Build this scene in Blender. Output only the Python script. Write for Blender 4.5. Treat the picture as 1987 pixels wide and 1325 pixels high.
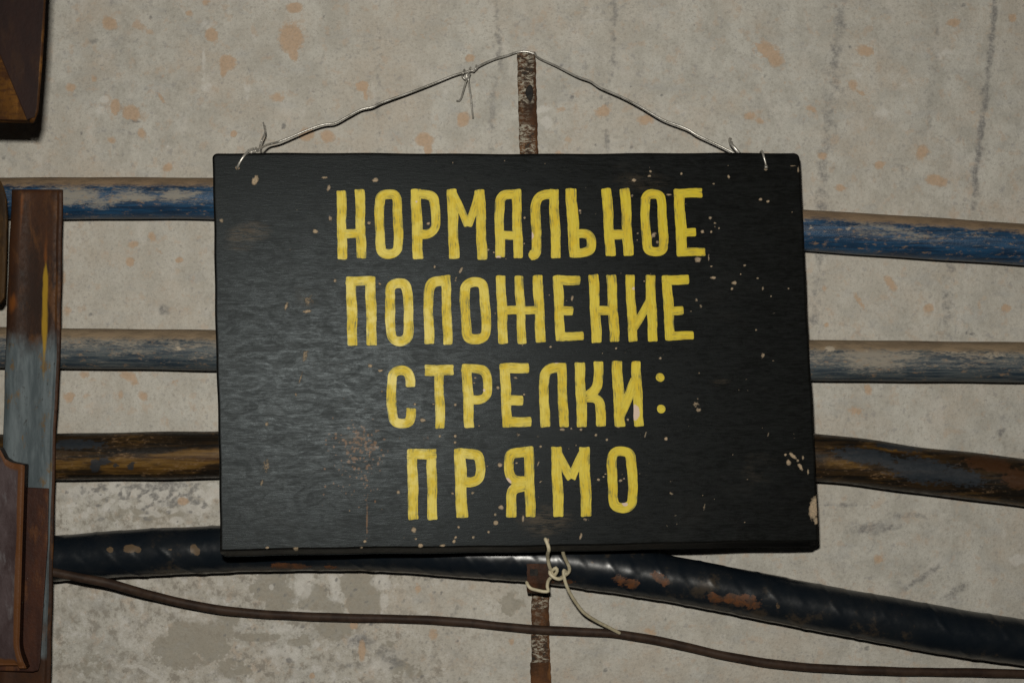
import bpy, math, random
import numpy as np
from mathutils import Vector
random.seed(7); RNG = np.random.default_rng(11)
scene = bpy.context.scene
for o in list(bpy.data.objects): bpy.data.objects.remove(o)
COL = scene.collection

# ------------------------------------------------------------ camera, world, lamp, exposure
S = 0.0005                    # metres per photo pixel, measured on the wall
LENS = 50.0
D = 1987 * S * LENS / 36.0    # camera to wall
cam = bpy.data.cameras.new('camera'); cam.lens = LENS; cam.sensor_width = 36; cam.clip_start = .01; cam.clip_end = 50
camo = bpy.data.objects.new('camera', cam); COL.objects.link(camo)
camo.location = (0, -D, 0); camo.rotation_euler = (math.pi/2, 0, 0); scene.camera = camo
cam.dof.use_dof = True; cam.dof.focus_distance = D-.08; cam.dof.aperture_fstop = 9.0
w = bpy.data.worlds.new('World'); scene.world = w; w.use_nodes = True
w.node_tree.nodes['Background'].inputs[0].default_value = (.9, .95, 1, 1)
w.node_tree.nodes['Background'].inputs[1].default_value = .006
fl = bpy.data.lights.new('camera_flash', 'AREA'); fl.shape = 'RECTANGLE'; fl.size = .034; fl.size_y = .02
fl.energy = 13.9; fl.color = (1, .958, .87)
flo = bpy.data.objects.new('camera_flash', fl); COL.objects.link(flo)
flo.location = (-.03, -D+.01, .095)
flo.rotation_euler = (Vector((-.10, 0, .03)) - flo.location).to_track_quat('-Z', 'Y').to_euler()
vs = scene.view_settings; vs.view_transform = 'Standard'; vs.look = 'None'; vs.exposure = 0; vs.gamma = 1; vs.use_curve_mapping = False
scene.render.filter_size = 1.9

# ------------------------------------------------------------ helpers
def P(px, py, d=0.0):
    """photo measurement + distance in front of the wall -> world point"""
    k = (D-d)/D*S
    return np.stack([(np.asarray(px, float)-993.5)*k, -np.asarray(d, float)+0*np.asarray(px, float), (662.5-np.asarray(py, float))*k], -1)
def unP(V):
    k = (D+V[..., 1])/D*S
    return 993.5+V[..., 0]/k, 662.5-V[..., 2]/k

class NT:
    def __init__(s, name, rough=.6, spec=.5):
        s.m = bpy.data.materials.new(name); s.m.use_nodes = True; s.t = s.m.node_tree
        s.b = s.t.nodes['Principled BSDF']; s.b.inputs['Roughness'].default_value = rough
        s.b.inputs['Specular IOR Level'].default_value = spec
    def n(s, ty): return s.t.nodes.new(ty)
    def put(s, inp, v):
        if isinstance(v, bpy.types.NodeSocket): s.t.links.new(v, inp)
        elif isinstance(v, tuple) and len(v) == 3 and inp.type == 'RGBA': inp.default_value = (*v, 1)
        else: inp.default_value = v
    def obj(s): return s.n('ShaderNodeTexCoord').outputs['Object']
    def uv(s): return s.n('ShaderNodeTexCoord').outputs['UV']
    def mapped(s, v, sc=(1, 1, 1), loc=(0, 0, 0), rot=(0, 0, 0)):
        m = s.n('ShaderNodeMapping'); s.put(m.inputs['Vector'], v)
        m.inputs['Scale'].default_value = sc; m.inputs['Location'].default_value = loc; m.inputs['Rotation'].default_value = rot
        return m.outputs[0]
    def noise(s, v, scale, detail=4, rough=.55, dist=0):
        m = s.n('ShaderNodeTexNoise'); s.put(m.inputs['Vector'], v); m.inputs['Scale'].default_value = scale
        m.inputs['Detail'].default_value = detail; m.inputs['Roughness'].default_value = rough; m.inputs['Distortion'].default_value = dist
        return m.outputs['Fac']
    def math(s, op, a, b=0.0, c=None, clamp=False):
        m = s.n('ShaderNodeMath'); m.operation = op; m.use_clamp = clamp; s.put(m.inputs[0], a); s.put(m.inputs[1], b)
        if c is not None: s.put(m.inputs[2], c)
        return m.outputs[0]
    def step(s, v, lo, hi, a=0.0, b=1.0):
        m = s.n('ShaderNodeMapRange'); m.interpolation_type = 'SMOOTHSTEP'; s.put(m.inputs['Value'], v)
        m.inputs['From Min'].default_value = lo; m.inputs['From Max'].default_value = hi
        m.inputs['To Min'].default_value = a; m.inputs['To Max'].default_value = b
        return m.outputs[0]
    def mix(s, f, a, b, mode='MIX'):
        m = s.n('ShaderNodeMix'); m.data_type = 'RGBA'; m.blend_type = mode
        s.put(m.inputs[0], f); s.put(m.inputs[6], a); s.put(m.inputs[7], b); return m.outputs[2]
    def att(s, name='mask'):
        a = s.n('ShaderNodeAttribute'); a.attribute_name = name
        x = s.n('ShaderNodeSeparateColor'); s.t.links.new(a.outputs['Color'], x.inputs[0]); return x.outputs
    def normal_z(s):
        g = s.n('ShaderNodeNewGeometry'); x = s.n('ShaderNodeSeparateXYZ'); s.t.links.new(g.outputs['Normal'], x.inputs[0]); return x.outputs['Z']
    def bump(s, h, dist, strength=1.0):
        b = s.n('ShaderNodeBump'); s.put(b.inputs['Height'], h); b.inputs['Distance'].default_value = dist; b.inputs['Strength'].default_value = strength
        s.t.links.new(b.outputs[0], s.b.inputs['Normal'])
    def col(s, c): s.put(s.b.inputs['Base Color'], c)
    def rough(s, r): s.put(s.b.inputs['Roughness'], r)

def rawmesh(name, V, F, mat, origin=(0, 0, 0), parent=None, mask=None, uv=None, smooth=True):
    """V (n,3) array, F list of index lists"""
    me = bpy.data.meshes.new(name)
    V = np.asarray(V, float) - np.asarray(origin, float)
    me.from_pydata(V.tolist(), [], F if isinstance(F, list) else F.tolist()); me.update()
    if mask is not None:
        a = me.color_attributes.new('mask', 'FLOAT_COLOR', 'POINT')
        m4 = np.ones((len(V), 4), np.float32); m4[:, :mask.shape[1]] = mask
        a.data.foreach_set('color', m4.ravel())
    if uv is not None:
        l = me.uv_layers.new(name='UVMap'); idx = np.empty(len(me.loops), np.int32); me.loops.foreach_get('vertex_index', idx)
        l.data.foreach_set('uv', np.asarray(uv, np.float32)[idx].ravel())
    if smooth: me.polygons.foreach_set('use_smooth', np.ones(len(me.polygons), bool))
    me.materials.append(mat)
    o = bpy.data.objects.new(name, me); COL.objects.link(o)
    if parent is not None: o.parent = parent
    else: o.location = origin
    return o
def gridfaces(h, w_, closed=False, off=0):
    i = np.arange(h-1)[:, None]; j = np.arange(w_ if closed else w_-1)[None, :]
    j2 = (j+1) % w_
    return np.stack([i*w_+j, i*w_+j2, (i+1)*w_+j2, (i+1)*w_+j], -1).reshape(-1, 4)+off
def tag(o, label, cat, group=None, kind=None):
    if label: o['label'] = label
    if cat: o['category'] = cat
    if group: o['group'] = group
    if kind: o['kind'] = kind
    return o
def empty(name, loc, label, cat, group=None):
    o = bpy.data.objects.new(name, None); COL.objects.link(o); o.location = loc; o.empty_display_size = .03
    return tag(o, label, cat, group)
def catmull(pts, step=.003):
    pts = np.asarray(pts, float); out = []
    p = np.vstack([2*pts[0]-pts[1], pts, 2*pts[-1]-pts[-2]])
    for i in range(1, len(p)-2):
        a, b, c, d = p[i-1], p[i], p[i+1], p[i+2]
        n = max(2, int(np.linalg.norm(c-b)/step))
        for k in range(n):
            t = k/n
            out.append(.5*((2*b)+(-a+c)*t+(2*a-5*b+4*c-d)*t*t+(-a+3*b-3*c+d)*t**3))
    out.append(pts[-1]); return np.array(out)
def tubedata(path, rad, n=16, rfun=None, caps=True):
    T = np.gradient(path, axis=0); T /= np.linalg.norm(T, axis=1)[:, None]
    s = np.r_[0, np.cumsum(np.linalg.norm(np.diff(path, axis=0), axis=1))]
    u = np.cross(T[0], [0, 1, 0]); u = u if np.linalg.norm(u) > .1 else np.cross(T[0], [1, 0, 0]); u /= np.linalg.norm(u)
    U = []
    for t in T:
        u = u-t*np.dot(u, t); u /= np.linalg.norm(u); U.append(u)
    U = np.array(U); W = np.cross(T, U)
    th = np.linspace(0, 2*math.pi, n, endpoint=False)
    SS, TT = np.meshgrid(s, th, indexing='ij')
    R = rfun(SS, TT) if rfun else np.full_like(SS, rad)
    V = path[:, None]+R[..., None]*(np.cos(TT)[..., None]*U[:, None]+np.sin(TT)[..., None]*W[:, None])
    F = gridfaces(len(s), n, True)[:, ::-1].tolist()
    if caps: F.append(list(range(n))); F.append([(len(s)-1)*n+i for i in range(n)][::-1])
    return V.reshape(-1, 3), F, np.stack([SS, TT/(2*math.pi)], -1).reshape(-1, 2)
def tube(name, pts, rad_px, mat, origin=(0, 0, 0), parent=None, n=16, step=.003, rfun=None, spots=None):
    """pts: (px, py, depth)"""
    pts = np.array(pts, float); path = catmull(P(pts[:, 0], pts[:, 1], pts[:, 2]), step)
    V, F, UV = tubedata(path, rad_px*S, n, rfun)
    m = masks(*unP(V), spots) if spots is not None else None
    return rawmesh(name, V, F, mat, origin, parent, m, UV)
def masks(px, py, chans):
    out = []
    for sp in chans:
        f = np.zeros_like(px)
        for e in sp:
            x, y, rx, ry = e[:4]; a = math.radians(e[4]) if len(e) > 4 else 0; k = e[5] if len(e) > 5 else 1
            dx, dy = px-x, py-y
            sel = (abs(dx) < 2*max(rx, ry)) & (abs(dy) < 2*max(rx, ry))
            if not sel.any(): continue
            dx, dy = dx[sel], dy[sel]
            u = dx*math.cos(a)+dy*math.sin(a); v = -dx*math.sin(a)+dy*math.cos(a)
            q = k*np.clip(1.35-.85*np.sqrt((u/rx)**2+(v/ry)**2), 0, 1)
            f[sel] = np.maximum(f[sel], q)
        out.append(f)
    while len(out) < 3: out.append(np.zeros_like(px))
    return np.stack(out, -1)
def line_spots(pts, r, k=1.0, jig=0):
    o = []
    for (x0, y0), (x1, y1) in zip(pts[:-1], pts[1:]):
        n = max(1, int(math.hypot(x1-x0, y1-y0)/(r*.9)))
        for i in range(n+1):
            t = i/n; o.append((x0+(x1-x0)*t+random.uniform(-jig, jig), y0+(y1-y0)*t, r*random.uniform(.7, 1.2), r*random.uniform(1, 1.8), 0, k*random.uniform(.55, 1)))
    return o
def slab(name, outline, d_front, thick, mat, origin, parent, bevel=.001, spots=None, dfun=None, res=None):
    """plate: closed outline of photo points, front at depth, bevelled rim, real thickness"""
    pts = np.array(outline, float)
    # densify outline
    q = []
    for i in range(len(pts)):
        a, b = pts[i], pts[(i+1) % len(pts)]; n = max(1, int(np.linalg.norm(b-a)/12))
        for k in range(n): q.append(a+(b-a)*k/n)
    q = np.array(q); N = len(q); c = q.mean(0)
    nx = np.roll(q, -1, 0)-np.roll(q, 1, 0); nrm = np.stack([nx[:, 1], -nx[:, 0]], -1); nrm /= np.linalg.norm(nrm, axis=1)[:, None]
    area = np.sum(q[:, 0]*np.roll(q[:, 1], -1)-np.roll(q[:, 0], -1)*q[:, 1])
    if area < 0: nrm = -nrm
    bp = bevel/S
    df = dfun or (lambda x, y: 0*x)
    rings = [(bp, 0), (bp*.3, bevel*.3), (0, bevel), (0, thick-bevel*.5), (bp*.6, thick)]
    V = []
    for ins, dd in rings:
        r = q-nrm*ins; V.append(P(r[:, 0], r[:, 1], d_front-dd+df(r[:, 0], r[:, 1])))
    V = np.concatenate(V); F = gridfaces(len(rings), N, True).tolist()
    F.append(list(range(N))[::-1]); F.append([(len(rings)-1)*N+i for i in range(N)])
    o = rawmesh(name, V, F, mat, origin, parent, None, None, smooth=False)
    return o

# ------------------------------------------------------------ wall
TAN = [(565,75,24,30),(568,100,9,22,-15),(571,15,15,11),(441,122,18,15),(434,137,6,13,15),(410,68,13,14),(253,220,17,16),(222,207,9,17),
 (136,170,11,10,0,.8),(180,153,9,8,0,.6),(212,45,16,13,20,.9),(265,50,24,12,10,.5),(290,62,12,8,0,.5),(273,258,10,11,0,.75),(215,272,10,7,30,.7),(312,190,5,16,-35,.7),(453,260,7,7),
 (325,325,12,10,0,.75),(540,190,19,13,-10,.6),(703,168,13,11),(709,185,4,14,-15,.8),(595,262,15,13),(635,265,16,14,0,.8),(824,272,17,14),(830,290,8,12),(898,232,12,15),(911,113,10,8),
 (925,165,6,6,0,.6),(1090,212,12,8,0,.6),(1490,100,38,17,32,.8),(1505,118,18,12,20,.8),(1455,225,12,10,0,.75),(1475,235,12,6,30,.7),(1254,232,17,12,0,.8),(1170,215,16,14,0,.8),(1680,100,20,12,10,.8),(1655,165,10,14,-30,.7),
 (1670,180,12,6,30,.7),(1577,213,18,7,25,.7),(1597,303,12,8,0,.8),(1707,320,13,9,0,.8),(1818,350,24,12,12,.9),(1790,295,14,15,0,.8),(1850,45,15,10,0,.8),(1632,365,12,9,0,.8),(1728,550,9,19,-35,.8),
 (1668,585,6,22,-33,.75),(1803,598,13,10,20,.8),(1953,597,13,9,0,.8),(1604,630,6,6,0,.8),(1600,560,8,6,40,.6),(1625,573,10,6,0,.6),(1685,755,8,12,-20,.8),(1965,35,9,10,0,.8),
 (260,475,13,8,0,.7),(253,508,9,10,30,.9),(295,460,8,11,-20,.75),(348,505,8,6),(310,488,12,4,40,.6),(165,728,12,9,20,.7),(250,730,24,10,15,.75),(262,742,10,8,0,.7),(135,770,14,12,0,.75),(278,768,12,10,20,.7),
 (234,766,6,10,0,.6),(168,768,12,8,0,.5),(340,740,10,8,0,.5),(355,972,11,8),(1665,800,20,13,20,.65),(686,1213,8,9),(702,1262,7,20),(842,1230,13,16,-10,.6),(811,1140,8,12,0,.7),(1705,1085,11,10,0,.7),
 (993,1244,6,9,0,.7),(1262,1225,16,7,15,.7),(605,1312,8,8,0,.7),(120,540,10,18,0,.6),(130,600,9,14,0,.6),(1100,270,14,10,0,.5),(1085,300,12,10,0,.6),(1040,90,10,6,0,.3),(150,36,9,8,0,.5),(365,25,8,7,0,.7),(398,4,12,7,0,.7),(120,232,8,12,0,.4)]
for _ in range(210):
    TAN.append((random.uniform(-800, 2800), random.uniform(-600, 1900), random.uniform(4, 15), random.uniform(4, 12), random.uniform(-50, 50), random.uniform(.30, .5)))
DARK = (line_spots([(962,-60),(966,40),(970,130)],8,.55,2)+line_spots([(962,150),(950,290)],8,.5,2)+line_spots([(742,-60),(736,60),(733,290)],6,.42,2)+line_spots([(1196,-60),(1190,120),(1180,190),(1176,300)],6,.6,2)
 +line_spots([(1640,-80),(1628,60),(1614,200),(1600,300),(1590,400)],13,.62,3)+line_spots([(1588,480),(1583,620)],11,.6,3)+line_spots([(1932,-60),(1928,40),(1914,180),(1898,300),(1890,400)],7,.85,2)
 +line_spots([(1812,20),(1820,90),(1806,200),(1800,260)],7,.45,4)+line_spots([(1846,520),(1836,600),(1828,660)],13,.55,4)+line_spots([(560,-40),(558,60)],4,.3,1)
 +[(180,80,16,6,0,.5),(292,35,4,4),(156,258,4,3),(550,246,4,6),(258,234,13,4,15,.9),(250,645,12,9,0,.5),(318,600,14,12,40,.6),(175,610,5,4,0,.8),(1888,648,5,3,0,.95),(1876,646,4,3,0,.9),(1110,188,4,4),(1285,185,3,3),(1225,167,3,3),
  (330,940,60,10,0,.6),(340,975,45,8,-10,.6),(170,950,20,10,0,.5),(1700,1025,60,14,-5,.6),(1760,1000,50,8,0,.5),(1790,1120,70,8,-35,.55),(1850,1150,50,10,-30,.5),(1945,840,14,8,-50,.6),(1683,1258,6,5),(1640,980,60,5,0,.5),
  (700,1245,30,14,0,.7),(760,1275,40,16,25,.6),(690,1290,30,8,0,.5),(880,1190,6,20,30,.5),(880,1280,5,20,35,.5),(835,1285,5,20,35,.4),(560,1282,6,5),(1240,1020,30,10)])
for _ in range(330):
    r = random.uniform(2, 4); DARK.append((random.uniform(-700, 2700), random.uniform(-600, 1900), r, r*random.uniform(.7, 1.6), random.uniform(0, 90), random.uniform(.45, .9)))
DARK += line_spots([(1636,-60),(1612,200),(1596,400)],24,.36,4)+line_spots([(1590,480),(1584,650)],22,.38,4)+line_spots([(1918,100),(1892,400)],15,.4,3)+line_spots([(1188,-60),(1178,300)],13,.34,3)+line_spots([(1850,500),(1830,660)],24,.34,4)+line_spots([(1750,280),(1740,400)],14,.3,3)
DAMP = [(525,1140,36,30),(540,1160,30,30),(690,1130,34,30),(705,1165,34,40),(610,1165,28,32),(625,1185,40,20),(655,1215,36,26),(365,1235,36,34),(420,1225,30,22),(330,1255,34,20),(505,1237,42,8),(572,1247,16,7),(590,1240,8,10),
 (410,1255,30,26),(350,1280,50,20,0,.7),(770,1290,60,22,25,.6),(440,1200,24,16),(180,1290,40,24,0,.5),(990,1170,26,24,0,.7),(300,1000,120,22,0,.5),(120,1260,20,30,0,.4),(760,1240,24,20,0,.5),(450,1300,40,22,0,.6)]
PALE = [(300,955,70,14,0,.8),(380,985,34,16,0,.7),(150,955,34,16,0,.6),(420,950,16,14,0,.7),(590,1130,20,36,0,.8),(650,1140,12,26,0,.8),(740,1130,20,16,0,.8),(745,1165,10,18,0,.8),(590,1190,60,8,0,.7),(560,1220,30,12,0,.6),
 (740,1290,30,26,0,.6),(690,1245,24,22,0,.6),(550,1270,50,24,0,.6),(290,1305,34,4,32,1),(250,1293,14,3,10,.9),(365,1195,90,20,10,.45),(250,1220,60,60,0,.4),(862,1298,3,3,0,1.2),(526,1140,5,6,0,1),(325,285,3,2,0,1),(400,50,20,16,0,.5),(395,120,6,60,0,.5),
 (400,170,14,12,0,.6),(480,175,12,34,0,.45),(200,192,10,7,0,.8),(195,215,14,14,0,.5),(1835,110,34,20,-20,.45),(1770,160,50,14,-20,.4),(1710,220,20,16,0,.5),(1975,1085,20,12,-10,.8),(1150,30,30,20,0,.4),(310,295,12,4,40,.4),(1050,212,22,8,-12,.7),(1060,235,12,20,0,.6),
 (410,842,4,4,0,1),(1470,20,30,30,0,.35)]
for _ in range(120):
    DAMP.append((random.uniform(-700, 2700), random.uniform(1350, 1900), random.uniform(15, 45), random.uniform(10, 35), 0, random.uniform(.5, 1)))
    PALE.append((random.uniform(-800, 2700), random.uniform(-600, 1900), random.uniform(3, 22), random.uniform(3, 16), 0, random.uniform(.3, .5)))
for _ in range(130):
    x = random.triangular(110, 425, 300); y = 940+abs(random.gauss(0, 26)); rr_ = random.uniform(1.5, 4.5)
    DARK.append((x, y, rr_*random.uniform(1, 2.2), rr_, random.uniform(-30, 30), random.uniform(.7, 1)))
for _ in range(70):
    x = random.triangular(110, 425, 290); PALE.append((x, 938+abs(random.gauss(10, 30)), random.uniform(4, 16), random.uniform(3, 9), 0, random.uniform(.8, 1)))
for _ in range(150):
    x = random.uniform(420, 900); rr_ = random.uniform(1.5, 3.5); DARK.append((x, random.uniform(1110, 1325), rr_, rr_*1.5, random.uniform(0, 90), random.uniform(.5, .9)))
m = NT('plaster_wall', .9, .15)
ob = m.obj(); a = m.att(); a2 = m.att('mask2')
big = m.noise(ob, 6, 3); mid = m.noise(ob, 38, 5, .6); fine = m.noise(ob, 330, 4, .65); vf = m.noise(ob, 1100, 2, .6)
warp = m.noise(ob, 120, 4, .65)
c = m.mix(m.step(mid, .35, .66), (.41, .395, .35), (.535, .52, .47))
c = m.mix(m.step(big, .38, .62, 0, .45), c, (.50, .455, .385))
c = m.mix(m.step(m.noise(m.mapped(ob, (1, 1, 2.6), (3, 1, 4)), 24, 5, .65), .5, .68, 0, .5), c, (.40, .40, .385))
c = m.mix(m.step(m.noise(m.mapped(ob, (1, 1, 1.3), (13, 1, 4)), 13, 5, .65), .47, .66, 0, .6), c, (.49, .43, .355))
c = m.mix(m.step(m.noise(m.mapped(ob, (1.6, 1, .7), (3, 11, 4)), 10, 6, .7), .52, .64, 0, .5), c, (.60, .585, .53))
c = m.mix(m.step(fine, .50, .70, 0, .42), c, (.25, .23, .20))
c = m.mix(m.step(fine, .46, .28, 0, .3), c, (.62, .60, .55))
c = m.mix(m.step(m.noise(m.mapped(ob, (1, 1, 1), (9, 2, 1)), 150, 3, .6), .61, .68, 0, .45), c, (.27, .26, .26))
c = m.mix(m.step(m.noise(m.mapped(ob, (1, 1, 1), (2, 7, 1)), 85, 5, .65), .54, .66, 0, .42), c, (.48, .36, .26))
c = m.mix(m.step(m.noise(m.mapped(ob, (1, 1, .5), (7, 7, 1)), 40, 5, .7), .56, .66, 0, .4), c, (.60, .57, .52))
fk1 = m.noise(m.mapped(ob, (1, 1, 2.2), (5, 1, 3), (0, .35, 0)), 260, 4, .72, .4); gate = m.step(m.noise(m.mapped(ob, (1, 1, 1), (8, 8, 8)), 26, 4, .6), .42, .6)
c = m.mix(m.math('MULTIPLY', m.step(fk1, .58, .68, 0, .6), gate), c, (.24, .22, .20))  # dark flecks paint the shading of the plaster's grainy relief into the colour
c = m.mix(m.step(fk1, .38, .30, 0, .45), c, (.66, .65, .60))
fk2 = m.noise(m.mapped(ob, (1, 1, 1.5), (1, 6, 3)), 620, 3, .7)
c = m.mix(m.step(fk2, .58, .70, 0, .5), c, (.26, .245, .22))
lower = a2[1]; dm = m.step(m.math('ADD', lower, m.math('MULTIPLY', m.math('SUBTRACT', mid, .5), 1.4)), .3, .9)
rg = m.noise(m.mapped(ob, (1, 1, 1), (4, 4, 4)), 90, 6, .75)
c = m.mix(m.math('MULTIPLY', dm, m.step(rg, .50, .62, 0, .8)), c, (.24, .215, .18))
c = m.mix(m.math('MULTIPLY', dm, m.step(rg, .47, .36, 0, .75)), c, (.62, .60, .57))
j = m.math('MULTIPLY', m.math('SUBTRACT', warp, .5), 1.3)
c = m.mix(m.math('MULTIPLY', m.step(m.math('ADD', a[2], j), .36, .5), m.math('MULTIPLY', m.step(a[2], .05, .3), .62)), c, m.mix(m.step(rg, .4, .6), (.215, .195, .15), (.31, .28, .225)))
c = m.mix(m.math('MULTIPLY', m.step(m.math('ADD', a2[0], j), .3, .62), m.math('MULTIPLY', m.step(a2[0], .05, .5), .55)), c, (.66, .64, .60))
c = m.mix(m.math('MULTIPLY', m.step(m.math('ADD', a[1], j), .22, .75), m.math('MULTIPLY', m.math('MULTIPLY', m.step(a[1], .02, .3), m.step(m.math('ADD', m.math('MULTIPLY', fine, .5), m.math('MULTIPLY', fk1, .5)), .36, .58, .35, 1)), .95)), c, (.19, .185, .18))
tm = m.math('MULTIPLY', m.step(m.math('ADD', a[0], m.math('ADD', j, m.math('MULTIPLY', m.math('SUBTRACT', fk1, .5), .7))), .36, .56), m.step(a[0], .25, .75, .35, .85))
c = m.mix(tm, c, m.mix(m.step(fine, .4, .65), (.50, .345, .225), (.43, .30, .195)))
m.col(m.mix(m.step(vf, .35, .7, 0, .28), c, (.33, .31, .28)))
m.bump(m.math('ADD', m.math('MULTIPLY', fine, .7), m.math('ADD', m.math('MULTIPLY', mid, 1.5), m.math('SUBTRACT', m.math('MULTIPLY', rg, .8), m.math('MULTIPLY', tm, .25)))), .0011, .75)
xs = np.r_[np.linspace(-1200, -40, 50)[:-1], np.arange(-40, 2030, 4.), np.linspace(2030, 3200, 50)]
ys = np.r_[np.linspace(-1000, -20, 40)[:-1], np.arange(-20, 1350, 4.), np.linspace(1350, 2300, 40)]
X, Y = np.meshgrid(xs, ys)
V = P(X, Y, 0.0*X)
V[..., 1] += .0012*np.sin(X*.006+Y*.004)+.0008*np.sin(Y*.013-X*.005)+.001
mk = masks(X.ravel(), Y.ravel(), [TAN, DARK, DAMP])
low = np.clip((Y-900)/80, 0, 1)*np.clip((1500-X)/900, .25, 1)
mk2 = np.stack([masks(X.ravel(), Y.ravel(), [PALE])[:, 0], low.ravel()*.85, 0*X.ravel()], -1)
wall = rawmesh('wall', V.reshape(-1, 3), gridfaces(len(ys), len(xs))[:, ::-1], m.m, mask=mk)
at = wall.data.color_attributes.new('mask2', 'FLOAT_COLOR', 'POINT')
at.data.foreach_set('color', np.c_[mk2, np.ones(len(mk2))].astype(np.float32).ravel())
tag(wall, 'pale stained plaster wall with tan blotches and grey drips behind the sign', 'wall', kind='structure')

# ------------------------------------------------------------ pipes
def pipe_mat(name, dust, worn, paint, paint_dark, wear_amt, dust_lo, dust_hi, rough=.5):
    m = NT(name, rough, .45); uv = m.uv(); ob = m.obj(); a = m.att(); nz = m.normal_z()
    n1 = m.noise(m.mapped(ob, (1, 1, 4), (.3, 0, 0)), 45, 6, .7); n2 = m.noise(m.mapped(ob, (1, 1, 3)), 230, 5, .7)
    st = m.noise(m.mapped(ob, (.35, 1, 6)), 60, 5, .65)
    c = m.mix(m.step(st, .38, .62), paint_dark, paint)
    wm = m.math('ADD', m.math('MULTIPLY', n1, .55), m.math('MULTIPLY', n2, .45))
    wmask = m.step(m.math('ADD', wm, m.math('ADD', m.math('MULTIPLY', nz, .13), m.math('MULTIPLY', a[0], .25))), wear_amt, wear_amt+.2, 0, .85)
    c = m.mix(wmask, c, worn)
    c = m.mix(m.step(m.noise(m.mapped(ob, (1, 1, 2.5), (5, 5, 5)), 110, 5, .7), .56, .66, 0, .7), c, (.27, .18, .11))
    dmask = m.step(m.math('ADD', nz, m.math('MULTIPLY', m.math('SUBTRACT', wm, .5), .9)), dust_lo, dust_hi, 0, .96)
    c = m.mix(dmask, c, m.mix(m.step(n1, .4, .6), dust, tuple(x*1.35 for x in dust)))
    c = m.mix(m.step(m.math('ADD', a[1], m.math('MULTIPLY', m.math('SUBTRACT', n2, .5), .9)), .4, .6), c, (.40, .34, .26))
    m.col(c); m.rough(m.math('ADD', m.math('MULTIPLY', m.math('MAXIMUM', dmask, wmask), .38), rough-.02))
    m.bump(m.math('ADD', m.math('MULTIPLY', wmask, .4), m.math('ADD', n2, m.math('MULTIPLY', n1, 1.5))), .0008, .5)
    return m.m
pm1 = pipe_mat('blue_painted_pipe', (.19, .13, .078), (.28, .255, .21), (.014, .062, .135), (.008, .026, .058), .525, .36, .66, .45)
pm2 = pipe_mat('worn_blue_pipe', (.20, .145, .09), (.30, .265, .215), (.085, .10, .105), (.018, .033, .05), .45, .36, .66, .56)
sp1 = [[(140,385,60,16,0,1),(190,394,40,12,0,.9),(260,383,60,10,0,.8),(340,382,50,12,0,.8),(1700,448,40,14,5,.5),(1760,460,80,12,5,.5)],
       [(1574,441,6,5,0,.7),(1645,445,7,4,0,.8),(1875,457,4,4,0,.8),(1755,442,8,3,30,.6),(290,418,12,3,0,.5),(395,415,14,3,0,.5)]]
def wob(r_px, seed, amp=.35):
    ph = [seed*1.7, seed*2.3, seed*.9]
    return lambda s, t: S*(r_px+amp*np.sin(s*31+ph[0])+amp*.8*np.sin(s*74+ph[1]+2*t)+amp*.5*np.sin(3*t+s*17+ph[2]))
pipe1 = tube('pipe', [(-1100,375,.028),(-400,381,.028),(0,385,.028),(411,386,.028),(900,402,.028),(1200,422,.028),(1563,447,.028),(1987,475,.028),(2500,512,.028),(3100,560,.028)],
     40, pm1, P(-1100,375,.028), None, 40, .004, wob(39.5, 1), sp1)
tag(pipe1, 'blue painted pipe, topmost of the runs, brown dust along its top', 'pipe', 'pipes and cables running along the wall')
sp2 = [[(1700,700,60,20,0,.5)], [(1610,677,13,8,0,.7),(1680,680,10,6,0,.5),(1770,683,30,5,0,.5),(345,676,8,5,0,.8),(355,690,5,7,0,.6),(1850,683,60,5,0,.5),(1930,690,40,10,0,.5)]]
pipe2 = tube('pipe', [(-1100,668,.028),(-400,672,.028),(0,674,.028),(120,676,.028),(415,680,.028),(1000,694,.028),(1580,699,.028),(1987,703,.028),(2500,708,.028),(3100,716,.028)],
     39, pm2, P(-1100,668,.028), None, 40, .004, wob(38.5, 2), sp2)
tag(pipe2, 'scuffed grey blue pipe, second from the top, mostly beige with worn paint', 'pipe', 'pipes and cables running along the wall')
# third run: brown black rusty cable
m = NT('rusty_dark_cable', .38, .25); ob = m.obj(); a = m.att()
n1 = m.noise(m.mapped(ob, (.55, 1, 2.2)), 34, 6, .65); n2 = m.noise(m.mapped(ob, (1, 1, 2)), 170, 5, .7)
st = m.noise(m.mapped(ob, (.22, 1, 5)), 65, 4, .6)
c = m.mix(m.step(st, .4, .62), (.010, .008, .006), (.036, .021, .009))
c = m.mix(m.step(m.math('ADD', n1, m.math('MULTIPLY', a[0], .35)), .52, .72, 0, .9), c, m.mix(m.step(st, .36, .6), (.055, .026, .008), (.15, .082, .02)))
c = m.mix(m.step(m.math('ADD', n2, m.math('MULTIPLY', n1, .5)), .82, .96, 0, .6), c, (.20, .12, .06))
c = m.mix(m.step(m.math('ADD', a[1], m.math('MULTIPLY', m.math('SUBTRACT', n2, .5), 1.4)), .35, .55, 0, .85), c, (.022, .028, .035))
c = m.mix(m.step(m.math('ADD', a[2], m.math('MULTIPLY', m.math('SUBTRACT', n2, .5), 1.4)), .4, .6, 0, .85), c, (.055, .024, .010))
m.col(c); m.rough(m.step(n2, .35, .7, .34, .62)); m.bump(m.math('ADD', n2, m.math('MULTIPLY', n1, .8)), .0004, .5)
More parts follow.
